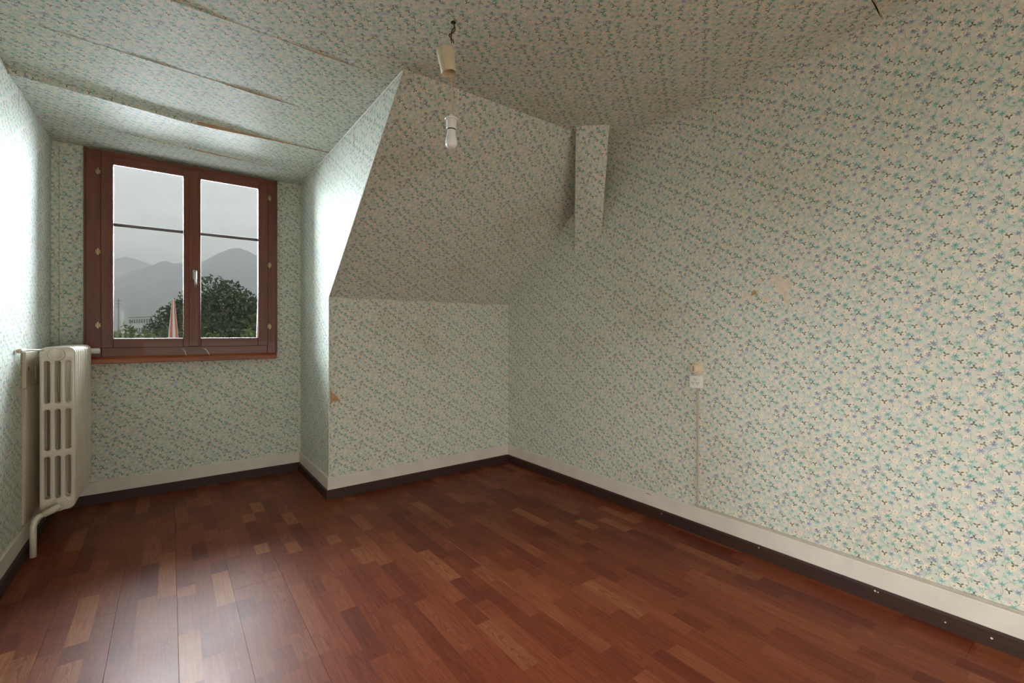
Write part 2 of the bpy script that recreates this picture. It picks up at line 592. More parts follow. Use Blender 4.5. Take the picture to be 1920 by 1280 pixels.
def slab(name, pts, ext, U, V, off=(0, 0), mat='paper', parent=None, label=None):
    o = MB().prism(pts, ext).build(name, mat, parent)
    paper_uv(o, U, V, off)
    if parent is None:
        tag(o, label, None, None, 'structure')
    return o

# ---------------------------------------------------------------- room shell
TK = 0.12
YF = 4.30                                        # outer face of the dormer front
slab('wall_right', [(XR, YB, 0), (XR, 3.6, 0), (XR, 3.6, H + .1), (XR, YB, H + .1)], (TK, 0, 0), (0, -1, 0), (0, 0, 1), (.05, .03),
     label='long side wall in small floral wallpaper with socket and torn patch')
slab('wall_knee', [(XC + .002, YK - .002, 0), (XR + .1, YK - .002, 0), (XR + .1, YK - .002, HK), (XC + .002, YK - .002, HK)], (0, TK, 0), (1, 0, 0), (0, 0, 1), (.12, .02),
     label='low floral papered knee wall under the sloping roof')
slab('wall_slope', [(XC + .002, YK - .002, HK), (XR + .1, YK - .002, HK), (XR + .1, YT - .002, H), (XC + .002, YT - .002, H)], (0, .06, .09), (1, 0, 0),
     tuple(Vector((0, YT - YK, H - HK)).normalized()), (.12, .42), label='sloping floral papered roof surface above the knee wall')
slab('wall_cheek', [(XC, YF, 0), (XC, YK, 0), (XC, YK, HK), (XC, YT, H), (XC, YT, H + .1), (XC, YF, H + .1)], (.05, 0, 0), (0, -1, 0), (0, 0, 1), (.22, .13),
     label='dormer cheek wall in floral paper beside the window')
def rear_wall():
    b = MB()
    y0, y1 = YB - TK, YB
    b.box(XL - .1, -.45, y0, y1, 0, H + .1)
    b.box(1.95, XR + .1, y0, y1, 0, H + .1)
    b.box(-.45, 1.95, y0, y1, 0, .12)
    b.box(-.45, 1.95, y0, y1, 1.0, H + .1)  # low opening is invented, lets the rear fill lamp into the room
    o = b.build('wall_behind', 'paper')
    paper_uv(o, (-1, 0, 0), (0, 0, 1), (.4, .2))
    tag(o, 'floral papered wall with a low wide opening added for fill light', None, None, 'structure')
rear_wall()
def left_wall():
    b = MB()
    x0, x1 = XL - .03, XL
    b.box(x0, x1, YB, -1.7, 0, H + .1)
    b.box(x0, x1, .5, YF, 0, H + .1)
    b.box(x0, x1, -1.7, .5, 0, .5)
    b.box(x0, x1, -1.7, .5, 1.52, H + .1)  # unseen gap added so the side fill lamp reaches the long wall
    o = b.build('wall_left', 'paper')
    paper_uv(o, (0, 1, 0), (0, 0, 1), (.31, .11))
    tag(o, 'floral papered wall behind the radiator', None, None, 'structure')
left_wall()

# window wall with its opening
WX0, WX1, WZ0, WZ1 = -0.40, 0.65, 1.00, 2.36
def window_wall():
    b = MB()
    o0, o1 = XL - .1, XC + .1
    b.box(o0, WX0, YW, YF, 0, H + .1)
    b.box(WX1, o1, YW, YF, 0, H + .1)
    b.box(WX0, WX1, YW, YF, 0, WZ0)
    b.box(WX0, WX1, YW, YF, WZ1, H + .1)
    o = b.build('wall_window', 'paper')
    paper_uv(o, (1, 0, 0), (0, 0, 1), (.27, .07))
    tag(o, 'floral papered wall around the dormer window', None, None, 'structure')
window_wall()

# ceiling: papered boards; in the dormer the front edge of each board hangs a little lower
ceil = slab('ceiling', [(XL - .1, YB, H + .03), (XR + .1, YB, H + .03), (XR + .1, YF, H + .03), (XL - .1, YF, H + .03)], (0, 0, .08), (1, 0, 0), (0, -1, 0),
            label='floral papered board ceiling running into the dormer')
def ceiling_board(ys, drops0, nx=20, x0=XL - .05, x1=XR + .05, off=(0, 0)):
    """ys: function x -> (front y, back y); drops0: function x -> sag of the front edge"""
    bm = bmesh.new()
    rows = []
    for i in range(nx + 1):
        x = x0 + (x1 - x0) * i / nx
        ya, yb = ys(x)
        dz = drops0(x)
        pts = [(ya, H + .03), (ya, H - dz), (ya + .25 * (yb - ya), H - dz * .55), (ya + .6 * (yb - ya), H - dz * .15), (yb, H)]
        rows.append([bm.verts.new((x, y, z)) for y, z in pts])
    for a, c in zip(rows, rows[1:]):
        for k in range(4):
            f = bm.faces.new([a[k], a[k + 1], c[k + 1], c[k]])
            f.material_index = 1 if k == 0 and a[0].co.x > .05 else 0
    bmesh.ops.recalc_face_normals(bm, faces=bm.faces[:])
    me = bpy.data.meshes.new('ceiling_board')
    bm.to_mesh(me)
    bm.free()
    me.materials.append(M['paper'])
    me.materials.append(M['bare_wood'])
    o = link('ceiling_board', me, None, ceil)
    paper_uv(o, (1, 0, 0), (0, -1, 0), off)
    return o
def lin(x, a, b): return max(0.0, min(1.0, (x - a) / (b - a)))
L1 = lambda x: 2.112 + .035 * lin(x, -.6, .9)
L2 = lambda x: 2.625 + .085 * lin(x, -.5, .55)
L3 = lambda x: 3.135 + .125 * lin(x, -.61, .05) + .018 * lin(x, .05, .85)
L4 = lambda x: 3.70 + .14 * lin(x, -.4, .8)
ceiling_board(lambda x: (YB, L1(min(x, XC))), lambda x: 0.0, off=(0, 0))
ceiling_board(lambda x: (L1(x), L2(x)), lambda x: .0002 + .005 * math.exp(-((x - .05) / .12) ** 2) + .0035 * math.exp(-((x - .55) / .12) ** 2), x1=XC + .03, off=(0, 0))
ceiling_board(lambda x: (L2(x), L3(x)), lambda x: .0002 + .0055 * math.exp(-((x - .35) / .13) ** 2) + .0035 * math.exp(-((x + .05) / .12) ** 2) + .0015 * math.exp(-((x + .36) / .1) ** 2), x1=XC + .03, off=(0, 0))
ceiling_board(lambda x: (L3(x), L4(x)), lambda x: .003 + .024 * (1 - lin(x, -.61, .82)) + .006 * math.exp(-((x - .2) / .2) ** 2), x1=XC + .03, off=(0, 0))
ceiling_board(lambda x: (L4(x), YF), lambda x: .0004 + .008 * math.exp(-((x - .1) / .28) ** 2), x1=XC + .03, off=(0, 0))

# soft papered cove where the long wall turns into the ceiling
def cove():
    bm = bmesh.new()
    R, n = 0.18, 14
    rows = []
    for y in (YB, YT + .26):
        rows.append([bm.verts.new((XR - R + R * math.cos(math.pi / 2 * k / n) - .0005, y, H - R + R * math.sin(math.pi / 2 * k / n) - .0005)) for k in range(n + 1)])
    for k in range(n):
        bm.faces.new([rows[0][k], rows[0][k + 1], rows[1][k + 1], rows[1][k]])
    me = bpy.data.meshes.new('trim_cove')
    bm.to_mesh(me)
    bm.free()
    o = link('trim_1', me, 'paper', None, True)
    lay = me.uv_layers.new(name='UVMap')
    for lp in me.loops:
        i = lp.vertex_index % (n + 1)
        c = me.vertices[lp.vertex_index].co
        lay.data[lp.index].uv = (-c.y + .05, H - R + R * math.pi / 2 * i / n + .03)
    tag(o, 'rounded floral papered turn between long wall and ceiling', None, None, 'structure')
cove()

# boxed brace leaning from the long wall up to the ceiling
q = [(1.952, 1.954, H + .01), (2.097, 1.818, H + .01), (2.440, 2.190, 1.842), (2.440, 2.455, 1.727)]
ang = math.radians(43.2)
br = MB().prism(q, (math.sin(ang) * .2, math.cos(ang) * .2, 0)).build('trim_2', 'paper')
paper_uv(br, (.72, -.69, 0), (0, 0, 1.15), (.0, .03))
tag(br, 'floral papered boxed roof brace between long wall and ceiling', None, None, 'structure')

# white bead along the top edge and the corner of the dormer cheek
b = MB()
b.tube([(XC - .002, YW - .01, H - .004), (XC - .002, YT + .01, H - .004)], .0042, 6)
tag(b.build('trim_3', 'caulk'), 'thin white bead along the top of the dormer cheek', None, None, 'structure')
b = MB()
b.tube([(XC - .001, YK - .0005, BT), (XC - .001, YK - .0005, HK), (XC - .001, YT - .0005, H)], .0028, 6)
tag(b.build('trim_4', 'caulk'), 'thin pale edge strip down the outer dormer corner', None, None, 'structure')
# papered pipe casing in the corner beside the window
b = MB()
b.box(XL, XL + .035, YW - .03, YW, BT, H - .04)
o = b.build('trim_5', 'paper')
paper_uv(o, (1, .5, 0), (0, 0, 1), (.27, .07))
tag(o, 'narrow papered casing in the corner left of the window', None, None, 'structure')

# ---------------------------------------------------------------- floor of laminate boards
fl = MB().box(XL - .1, XR + .1, YB - .1, YF, -.12, -.012).build('floor', 'laminate')
tag(fl, 'red-brown cherry laminate floor', None, None, 'structure')
BWID, BLEN = 0.202, 1.29
fixed = {-1: 2.815, 0: 2.340}
rb = random.Random(4)
k0 = math.floor((XL - .025) / BWID)
k1 = math.ceil((XR - .025) / BWID)
for k in range(k0, k1):
    xa, xb = .025 + k * BWID, .025 + (k + 1) * BWID
    ymax = YW + .02 if xa < XC else YK + .02
    joint = fixed.get(k, rb.uniform(0, BLEN))
    j = joint - math.ceil((joint - YB) / BLEN) * BLEN
    while j < ymax:  # boards laid end to end
        ya, yb = max(j, YB), min(j + BLEN, ymax)
        if yb - ya > .02:
            g = .0002
            xa2, xb2 = max(xa, XL - .02), min(xb, XR + .02)
            bm = bmesh.new()
            lift = rb.uniform(0, .0006)
            lf, lb_ = lift, lift
            if k == 0 and abs(yb - 2.340) < .01: lb_ = .0035
            if k == 0 and abs(ya - 2.340) < .01: lf = .0
            if k == -1 and abs(yb - 2.815) < .01: lb_ = .0016
            ch = .0005
            top = [(xa2 + g + ch, ya + g + ch, lf), (xb2 - g - ch, ya + g + ch, lf), (xb2 - g - ch, yb - g - ch, lb_), (xa2 + g + ch, yb - g - ch, lb_)]
            mid = [(xa2 + g, ya + g, lf - ch), (xb2 - g, ya + g, lf - ch), (xb2 - g, yb - g, lb_ - ch), (xa2 + g, yb - g, lb_ - ch)]
            bot = [(x, y, -.012) for x, y, z in mid]
            T, Mi, Bo = [[bm.verts.new(c) for c in r] for r in (top, mid, bot)]
            bm.faces.new(T)
            for r0, r1 in ((T, Mi), (Mi, Bo)):
                for i in range(4):
                    bm.faces.new([r0[i], r1[i], r1[(i + 1) % 4], r0[(i + 1) % 4]])
            bmesh.ops.recalc_face_normals(bm, faces=bm.faces[:])
            me = bpy.data.meshes.new('laminate_board')
            bm.to_mesh(me)
            bm.free()
            link('laminate_board', me, 'laminate', fl)
        j += BLEN

# ---------------------------------------------------------------- skirting boards with dark floor moulding
def skirting(name, p0, p1, nrm, label, e0=0.0, e1=0.0):
    """p0,p1: wall line (x,y); nrm: into the room; e0/e1: extend or cut the ends by the board depth (mitre)"""
    p0, p1, nrm = Vector((*p0, 0)), Vector((*p1, 0)), Vector((*nrm, 0))
    d = (p1 - p0).normalized()
    def bar(prof, nm, mat, parent):
        bm = bmesh.new()
        A = [bm.verts.new(p0 - d * e0 * t + nrm * t + Vector((0, 0, z))) for t, z in prof]
        B = [bm.verts.new(p1 + d * e1 * t + nrm * t + Vector((0, 0, z))) for t, z in prof]
        n = len(prof)
        for i in range(n):
            bm.faces.new([A[i], A[(i + 1) % n], B[(i + 1) % n], B[i]])
        bm.faces.new(A)
        bm.faces.new(B)
        bmesh.ops.recalc_face_normals(bm, faces=bm.faces[:])
        me = bpy.data.meshes.new(nm)
        bm.to_mesh(me)
        bm.free()
        return link(nm, me, mat, parent)
    t = .013
    o = bar([(0, BB - .03), (t, BB - .03), (t, BT - .004), (t - .004, BT), (0, BT)], name, 'skirt', None)
    tag(o, label, None, None, 'structure')
    m = bar([(t + .0005, .0005), (t + .011, .0005), (t + .011, BB - .008), (t + .005, BB), (t + .0005, BB)], 'floor_moulding', 'dark_strip', o)
    m['label'] = 'dark stained wooden moulding along the floor'
    return o
bs_r = skirting('baseboard_right', (XR, YB), (XR, YK), (-1, 0), 'white skirting board along the long wall', 0, -1)
bs_k = skirting('baseboard_knee', (XR, YK), (XC, YK), (0, -1), 'white skirting board under the knee wall', -1, 1)
bs_c = skirting('baseboard_cheek', (XC, YK), (XC, YW), (-1, 0), 'short white skirting board along the dormer cheek', 1, -1)
bs_w = skirting('baseboard_window', (XC, YW), (XL, YW), (0, -1), 'white skirting board under the window', -1, -1)
bs_l = skirting('baseboard_left', (XL, YW), (XL, YB), (1, 0), 'white skirting board below the radiator wall', -1, 0)
# nail heads and filler marks on the moulding and board of the long wall
for y, z, r in ((1.676, .046, .003), (1.10, .055, .003), (.62, .052, .004), (.61, .051, .003), (.40, .030, .003), (.275, .035, .004)):
    b = MB()
    b.lathe([(r, 0), (r * .8, .0012), (0, .0016)], (XR - .0243, y, z), (-1, 0, 0), 8)
    b.build('filler_mark', 'skirt', bs_r)
b = MB()
b.tube([(XR - .0132, 1.78 + .018 * math.cos(a), .128 + .008 * math.sin(a)) for a in [math.radians(20 + 22 * i) for i in range(8)]], .0022, 6)
b.build('scuff_mark', 'rust', bs_r)

# ---------------------------------------------------------------- torn wallpaper
def torn(name, pts, wall, nrm, mat, parent, U, V, th=.0008):
    """pts: outline (a,b) in wall coordinates"""
    P = [Vector(wall(a, c)) for a, c in pts]
    o = MB().prism([p + Vector(nrm) * th for p in P], tuple(-Vector(nrm) * (th + .001))).build(name, mat, parent)
    return o
rt = random.Random(11)
def jag(pts, n=3, amp=.004):
    out = []
    for (a, c), (a2, c2) in zip(pts, pts[1:] + pts[:1]):
        for i in range(n):
            f = i / n
            out.append((a + (a2 - a) * f + rt.uniform(-amp, amp), c + (c2 - c) * f + rt.uniform(-amp, amp)))
    return out
wr = bpy.data.objects['wall_right']
onR = lambda y, z: (XR, y, z)
nR = (-1, 0, 0)
torn('torn_patch', jag([(1.215, 1.318), (1.185, 1.362), (1.160, 1.366), (1.135, 1.318), (1.150, 1.306), (1.170, 1.330), (1.195, 1.322)]), onR, nR, 'torn', wr, 0, 0)
torn('torn_patch', jag([(1.150, 1.372), (1.125, 1.378), (1.118, 1.352), (1.150, 1.350)], 2), onR, nR, 'torn_brown', wr, 0, 0)
torn('torn_patch', jag([(1.060, 1.425), (1.035, 1.452), (1.015, 1.448), (1.000, 1.420), (.965, 1.420), (.958, 1.388), (.978, 1.350), (.965, 1.300), (.985, 1.290),
                        (.995, 1.340), (1.010, 1.352), (1.030, 1.355), (1.035, 1.390)]), onR, nR, 'torn', wr, 0, 0)
torn('torn_patch', jag([(1.090, 1.345), (1.062, 1.345), (1.060, 1.305), (1.092, 1.308)], 2), onR, nR, 'torn', wr, 0, 0)
torn('torn_patch', jag([(1.125, 1.435), (1.108, 1.440), (1.098, 1.410), (1.120, 1.400)], 2), onR, nR, 'torn', wr, 0, 0)
torn('torn_patch', jag([(XC + .006, .775), (XC + .018, .735), (XC + .05, .71), (XC + .078, .672), (XC + .045, .676), (XC + .006, .655)], 3, .003), lambda x, z: (x, YK - .002, z), (0, -1, 0), 'torn_brown', bpy.data.objects['wall_knee'], 0, 0)
sl = bpy.data.objects['wall_slope']
sd = Vector((0, YT - YK, H - HK)).normalized()
sn = Vector((0, -(H - HK), -(YK - YT))).normalized()
def onS(x, s_): return Vector((x, YK - .002, HK)) + sd * s_
def slope_pt(u, v):
    c_, s_ = math.cos(YAW), math.sin(YAW)
    a, bb_ = (u - 960) / 852.8, (622.9 - v) / 852.8
    d = Vector((s_ + a * c_, c_ - a * s_, bb_))
    o_ = Vector((0, 0, CAM_Z))
    k = (Vector((0, YK, HK)) - o_).dot(sn) / d.dot(sn)
    P = o_ + d * k
    return P.x, (P - Vector((0, YK, HK))).dot(sd)
for a, c in (((806, 446), (793, 473)), ((778, 502), (772, 515)), ((905, 225), (893, 248)), ((890, 253), (885, 268)), ((900, 515), (882, 538))):
    A, B = slope_pt(*a), slope_pt(*c)
    w = .0035 if a[0] != 806 else .007
    torn('torn_sliver', [(A[0], A[1]), ((A[0] + B[0]) / 2 + w, (A[1] + B[1]) / 2), (B[0], B[1]), ((A[0] + B[0]) / 2 - w, (A[1] + B[1]) / 2)], onS, sn, 'torn', sl, 0, 0)
# split seam by the brace on the ceiling edge, and slits in the cheek and left wall paper
torn('paper_split', [(2.753, 2.383), (2.757, 2.31), (2.753, 2.239), (2.748, 2.31)], lambda y, z: (XC, y, z), (-1, 0, 0), 'rust', bpy.data.objects['wall_cheek'], 0, 0)
torn('paper_split', [(3.291, 2.385), (3.293, 2.35), (3.291, 2.31), (3.289, 2.35)], lambda y, z: (XC, y, z), (-1, 0, 0), 'rust', bpy.data.objects['wall_cheek'], 0, 0)
torn('paper_split', [(3.335, 2.385), (3.338, 2.34), (3.335, 2.28), (3.332, 2.34)], lambda y, z: (XL, y, z), (1, 0, 0), 'rust', bpy.data.objects['wall_left'], 0, 0)
torn('paper_split', [(2.00, .53), (2.245, .560), (2.25, .554), (2.00, .545)], lambda x, y: (x, y, H), (0, 0, -1), 'torn_brown', ceil, 0, 0)
torn('seam_strip', [(3.42, .985), (3.56, .985), (3.56, .994), (3.42, .994)], lambda a, z: (XC - (3.56 - a) * 1.3 - .01, YW, z - .02), (0, -1, 0), 'torn', bpy.data.objects['wall_window'], 0, 0)

# ---------------------------------------------------------------- window
win = empty('window_1', (0, 0, 0))
tag(win, 'brown varnished two leaf window in the dormer', None, None, 'structure')
FX0, FX1, FZ0, FZ1 = -0.446, 0.690, 0.985, 2.385   # outer frame
SX0, SX1, SZ0, SZ1 = -0.372, 0.632, 1.050, 2.350   # sash field
YFR = 4.105                                        # room face of the frame
frame = empty('window_frame', (0, 0, 0), 0, win)
b = MB(); b.box(FX0, SX0 + .004, YFR, 4.20, FZ0, FZ1, .004); b.build('jamb', 'win_wood_v', frame)
b = MB(); b.box(SX1 - .004, FX1, YFR, 4.20, FZ0, FZ1, .004); b.build('jamb', 'win_wood_v', frame)
b = MB(); b.box(SX0 + .004, SX1 - .004, YFR, 4.20, SZ1 - .004, FZ1, .004); b.build('head', 'win_wood_h', frame)
b = MB(); b.box(SX0 + .004, SX1 - .004, YFR, 4.20, FZ0, SZ0 + .004, .004); b.build('bottom_rail', 'win_wood_h', frame)
b = MB(); b.box(FX0 - .012, FX0, YFR + .015, YW, FZ0, FZ1 + .008, .002); b.build('cover_strip', 'win_wood_v', frame)
b = MB(); b.box(FX1, FX1 + .012, YFR + .015, YW, FZ0, FZ1 + .008, .002); b.build('cover_strip', 'win_wood_v', frame)
b = MB()
b.prism([(FX0 + .005, YFR - .035, .948), (FX0 + .005, YW, .940), (FX0 + .005, YW, .992), (FX0 + .005, YFR - .012, .992), (FX0 + .005, YFR - .035, .975)], (FX1 - FX0 - .005, 0, 0))
b.build('window_sill', 'sill_wood', win)

GZ0, GZ1 = 1.115, 2.295
def sash(x0, x1, gx0, gx1, meet=None):
    s = empty('sash', (0, 0, 0), 0, win)
    ya, yb = YFR - .012, 4.1215
    b = MB(); b.box(x0, gx0, ya, yb, SZ0, SZ1, .004); b.build('stile', 'win_wood_v', s)
    b = MB(); b.box(gx1, x1, ya, yb, SZ0, SZ1, .004); b.build('stile', 'win_wood_v', s)
    b = MB(); b.box(gx0, gx1, ya, yb, SZ0, GZ0, .004); b.build('rail', 'win_wood_h', s)
    b = MB(); b.box(gx0, gx1, ya, yb, GZ1, SZ1, .004); b.build('rail', 'win_wood_h', s)
    b = MB(); b.box(gx0 + .0005, gx1 - .0005, 4.112, 4.118, GZ0 + .0005, GZ1 - .0005); b.build('window_pane', 'glass', s)
    b = MB(); b.box(gx0, gx1, 4.1185, 4.1275, 1.882, 1.904, .002); b.build('glazing_bar', 'bar', s)
    return s
s1 = sash(SX0 + .002, .1195, -.306, .079)
s2 = sash(.120, SX1 - .002, .185, .560)
b = MB(); b.box(.114, .172, YFR - .026, YFR - .0125, SZ0 + .004, SZ1 - .004, .003); b.build('cover_moulding', 'win_wood_v', s2)
for s_, x in ((s1, SX0 - .012), (s2, SX1 + .010)):
    for z in (1.204, 1.697, 2.235):
        b = MB()
        b.tube([(x, YFR - .008, z - .022), (x, YFR - .008, z + .022)], .0065, 10)
        b.box(x - .012, x + .012, YFR - .003, YFR + .002, z - .012, z + .012)
        shade_auto(b.build('hinge', 'brass', s_))
# handle: back plate, boss and downward lever
hx, hy = .148, YFR - .026
hd = empty('window_handle', (0, 0, 0), 0, win)
b = MB(); b.box(hx - .013, hx + .013, hy - .006, hy - .0003, 1.545, 1.615, .004); b.build('back_plate', 'metal', hd)
b = MB(); b.tube([(hx, hy - .006, 1.592), (hx, hy - .034, 1.592)], .010, 14); b.build('boss', 'metal', hd, True)
b = MB(); b.tube([(hx, hy - .036, 1.603), (hx, hy - .040, 1.588), (hx + .001, hy - .042, 1.54), (hx + .004, hy - .042, 1.478)], [.010, .0105, .0085, .0075], 12); b.build('lever', 'metal', hd, True)
# two bent wire hooks hanging from the bottom rail
for x, tw in ((.084, .3), (.213, 1.0)):
    b = MB()
    b.tube([(x - .016, YFR - .012, 1.038), (x - .004, YFR - .016, 1.032), (x + .003 + .008 * tw, YFR - .020, 1.020), (x + .005 + .016 * tw, YFR - .018, 1.000), (x + .006 + .022 * tw, YFR - .020, .975)], .0014, 6)
    b.tube([(x - .008 + .008 * tw, YFR - .014, 1.036), (x + .002 + .01 * tw, YFR - .022, 1.012), (x + .008 + .018 * tw, YFR - .018, .982)], .0012, 6)
    o = b.build('curtain_hook', 'white_plastic', None, True)
    tag(o, ('thin straight white wire hook on the window rail under the meeting stiles' if tw < .5 else 'kinked white wire hook on the window rail below the leaf with the handle'), 'hook', 'hooks on the window rail')

# ---------------------------------------------------------------- radiator
RX0, RX1, RY0, RY1, RZ0, RZ1 = -0.553, -0.412, 3.43, 4.055, 0.195, 1.078
rad = empty('radiator', ((RX0 + RX1) / 2, (RY0 + RY1) / 2, RZ0))
tag(rad, 'cream enamelled cast iron column radiator standing by the window', 'radiator')
def R(v): return Vector(v) - rad.location
def section_mesh():
    cu = bpy.data.curves.new('sec', 'CURVE')
    cu.dimensions = '2D'
    cu.fill_mode = 'BOTH'
    w, hgt = RX1 - RX0, RZ1 - RZ0
    def poly(pts):
        s = cu.splines.new('POLY')
        s.points.add(len(pts) - 1)
        for p, (x, y) in zip(s.points, pts):
            p.co = (x, y, 0, 1)
        s.use_cyclic_u = True
    def rrect(x0, x1, y0, y1, r, n=5):
        out = []
        for cx, cy_, a0 in ((x1 - r, y0 + r, -90), (x1 - r, y1 - r, 0), (x0 + r, y1 - r, 90), (x0 + r, y0 + r, 180)):
            for i in range(n + 1):
                a = math.radians(a0 + 90 * i / n)
                out.append((cx + r * math.cos(a), cy_ + r * math.sin(a)))
        return out
    poly(rrect(.009, w - .009, .009, hgt - .009, .024))
    sw = .0370
    cx = [w / 2 - .0405, w / 2, w / 2 + .0405]
    rows = [(.059, .303), (.319, .555), (.571, .815)]
    for i, x in enumerate(cx):
        for z0, z1 in rows:
            poly(list(reversed(rrect(x - sw / 2 , x + sw / 2, z0, z1, sw / 2 - .0005))))
    cu.extrude = .007
    cu.bevel_depth = .009
    cu.bevel_resolution = 3
    ob = bpy.data.objects.new('sec', cu)
    COL.objects.link(ob)
    dg = bpy.context.evaluated_depsgraph_get()
    me = bpy.data.meshes.new_from_object(ob.evaluated_get(dg))
    bpy.data.objects.remove(ob)
    # stand the plate up: curve x -> x, curve y -> z, curve z -> y
    for v in me.vertices:
        v.co = Vector((v.co.x - w / 2, v.co.z, v.co.y))
    bm = bmesh.new()
    bm.from_mesh(me)
    bmesh.ops.remove_doubles(bm, verts=bm.verts[:], dist=1e-5)
    bmesh.ops.recalc_face_normals(bm, faces=bm.faces[:])
    bm.to_mesh(me)
    bm.free()
    me.name = 'radiator_section'
    me.materials.clear()
    me.materials.append(M['cream_paint'])
    return me
sec = section_mesh()
NS = 11
pit = (RY1 - RY0 - .032) / (NS - 1)
for i in range(NS):
    o = link('section', sec, None, rad)
    o.location = (0, RY0 + .016 + pit * i - rad.location.y, 0)
    if i == 0:
        shade_auto(o, 50)
xc_ = (RX0 + RX1) / 2
# headers that join the sections
for z in (RZ1 - .045, RZ0 + .034):
    b = MB(); b.tube([R((xc_, RY0 + .01, z)), R((xc_, RY1 - .01, z))], .028, 18); b.build('header_tube', 'cream_paint', rad, True)
# top plug with stepped rings
b = MB()
b.lathe([(0, .030), (.005, .030), (.006, .024), (.013, .024), (.014, .016), (.022, .016), (.024, .009), (.031, .009), (.034, .003), (.035, -.004)], R((xc_ - .004, RY0, RZ1 - .042)), (0, -1, 0), 28)
shade_auto(b.build('end_plug', 'cream_paint', rad), 30)
# return valve, union nut and pipe to the floor
zc = RZ0 + .034
b = MB()
b.lathe([(.036, -.002), (.035, .004), (.028, .008), (.027, .012), (.0, .012)], R((xc_ + .008, RY0, zc)), (0, -1, 0), 28)
b.lathe([(.021, .010), (.021, .030), (.017, .034), (0, .034)], R((xc_ + .008, RY0, zc)), (0, -1, 0), 6)
shade_auto(b.build('union_nut', 'cream_paint', rad), 30)
b = MB()
b.tube([R(p) for p in ((xc_ + .008, RY0 - .030, zc), (xc_ + .004, RY0 - .046, zc - .004), (xc_ - .016, RY0 - .056, zc - .012), (xc_ - .045, RY0 - .062, zc - .022))], [.018, .019, .0175, .0175], 16)
b.build('valve_body', 'cream_paint', rad, True)
b = MB()
pp = [(xc_ - .042, RY0 - .062, zc - .022), (xc_ - .060, RY0 - .066, zc - .028), (xc_ - .074, RY0 - .072, zc - .045), (-.561, RY0 - .080, zc - .075), (-.561, RY0 - .083, .10), (-.561, RY0 - .085, 0.002)]
b.tube([R(p) for p in pp], .0135, 16)
b.build('return_pipe', 'cream_paint', rad, True)
# valve head at the far end, and stay rod to the wall
b = MB()
b.lathe([(.0, 0), (.012, 0), (.012, .02), (.019, .022), (.020, .070), (.017, .076), (0, .077)], R((RX1 - .035, RY1 + .02, RZ1 - .045)), (1, 0, 0), 20)
shade_auto(b.build('valve_head', 'white_plastic', rad), 35)
b = MB()
b.tube([R((xc_, RY1 - .02, RZ1 - .045)), R((xc_, RY1 + .02, RZ1 - .045)), R((RX1 - .03, RY1 + .02, RZ1 - .045))], .012, 12)
b.build('supply_pipe', 'cream_paint', rad, True)
b = MB()
b.tube([R((XL + .006, 3.262, 1.067)), R((XL + .012, 3.275, 1.067)), R((XL + .045, 3.36, 1.066)), R((RX0 + .03, RY0 + .04, RZ1 - .018))], .0045, 8)
b.tube([R((XL + .013, 3.262, 1.062)), R((XL + .015, 3.268, 1.064)), R((XL + .024, 3.300, 1.067))], .011, 10)
b.build('wall_stay', 'cream_paint', rad, True)
# ribbed sheet on the wall behind the radiator
sh = empty('heat_shield', (XL, 3.39, .1))
tag(sh, 'ribbed cream sheet fixed to the wall behind the radiator', 'panel')
SH = lambda p: Vector(p) - sh.location
b = MB()
b.box(.0005, .016, 0, .66, .765, .955, .003); b.build('top_rail', 'shield', sh)
b = MB(); b.box(.016, .0172, .048, .058, .855, .875); b.build('keyhole', 'black', sh)
b = MB(); b.box(.016, .019, .20, .26, .80, .92, .0012); b.build('raised_field', 'shield', sh)
b = MB(); b.box(.0005, .006, .004, .656, 0.06, .764); b.build('backing', 'shield', sh)
for i in range(22):
    b = MB(); y = .012 + i * .03
    b.tube([(.0075, y, .062), (.0075, y, .763)], .0085, 8); b.build('rib', 'shield', sh, True)

# ---------------------------------------------------------------- hanging lamp
lamp = empty('ceiling_lamp', (.91, 1.601, H))
tag(lamp, 'bare white bulb in a lampholder hanging on a cord from the ceiling', 'lamp')
b = MB(); b.lathe([(0.011, 0), (.010, -.002), (0, -.003)], (0, 0, 0), (0, 0, 1), 12); b.build('ceiling_hole', 'black', lamp)
rw = random.Random(3)
for s_ in (0, 1):
    b = MB()
    pts = []
    for i in range(14):
        f = i / 13
        a = f * 9 + s_ * math.pi
        pts.append((.0045 * math.cos(a) - .010 * f + .008 * math.sin(f * 7), .0045 * math.sin(a) + .004 * math.sin(f * 5), -.002 - f * .085))
    b.tube(pts, .0028, 7)
    b.build('twisted_wire', 'brown_wire', lamp, True)
b = MB()
b.tube([(-.010, 0, -.086), (-.004, 0, -.093), (-.006, 0, -.108), (-.013, 0, -.110), (-.015, 0, -.098), (-.010, 0, -.088)], .0016, 7)
b.build('hook', 'metal', lamp, True)
b = MB()
b.tube([(-.011, .002, -.078), (-.008, .002, -.090)], .004, 8)
b.build('wire_terminal', 'white_plastic', lamp, True)
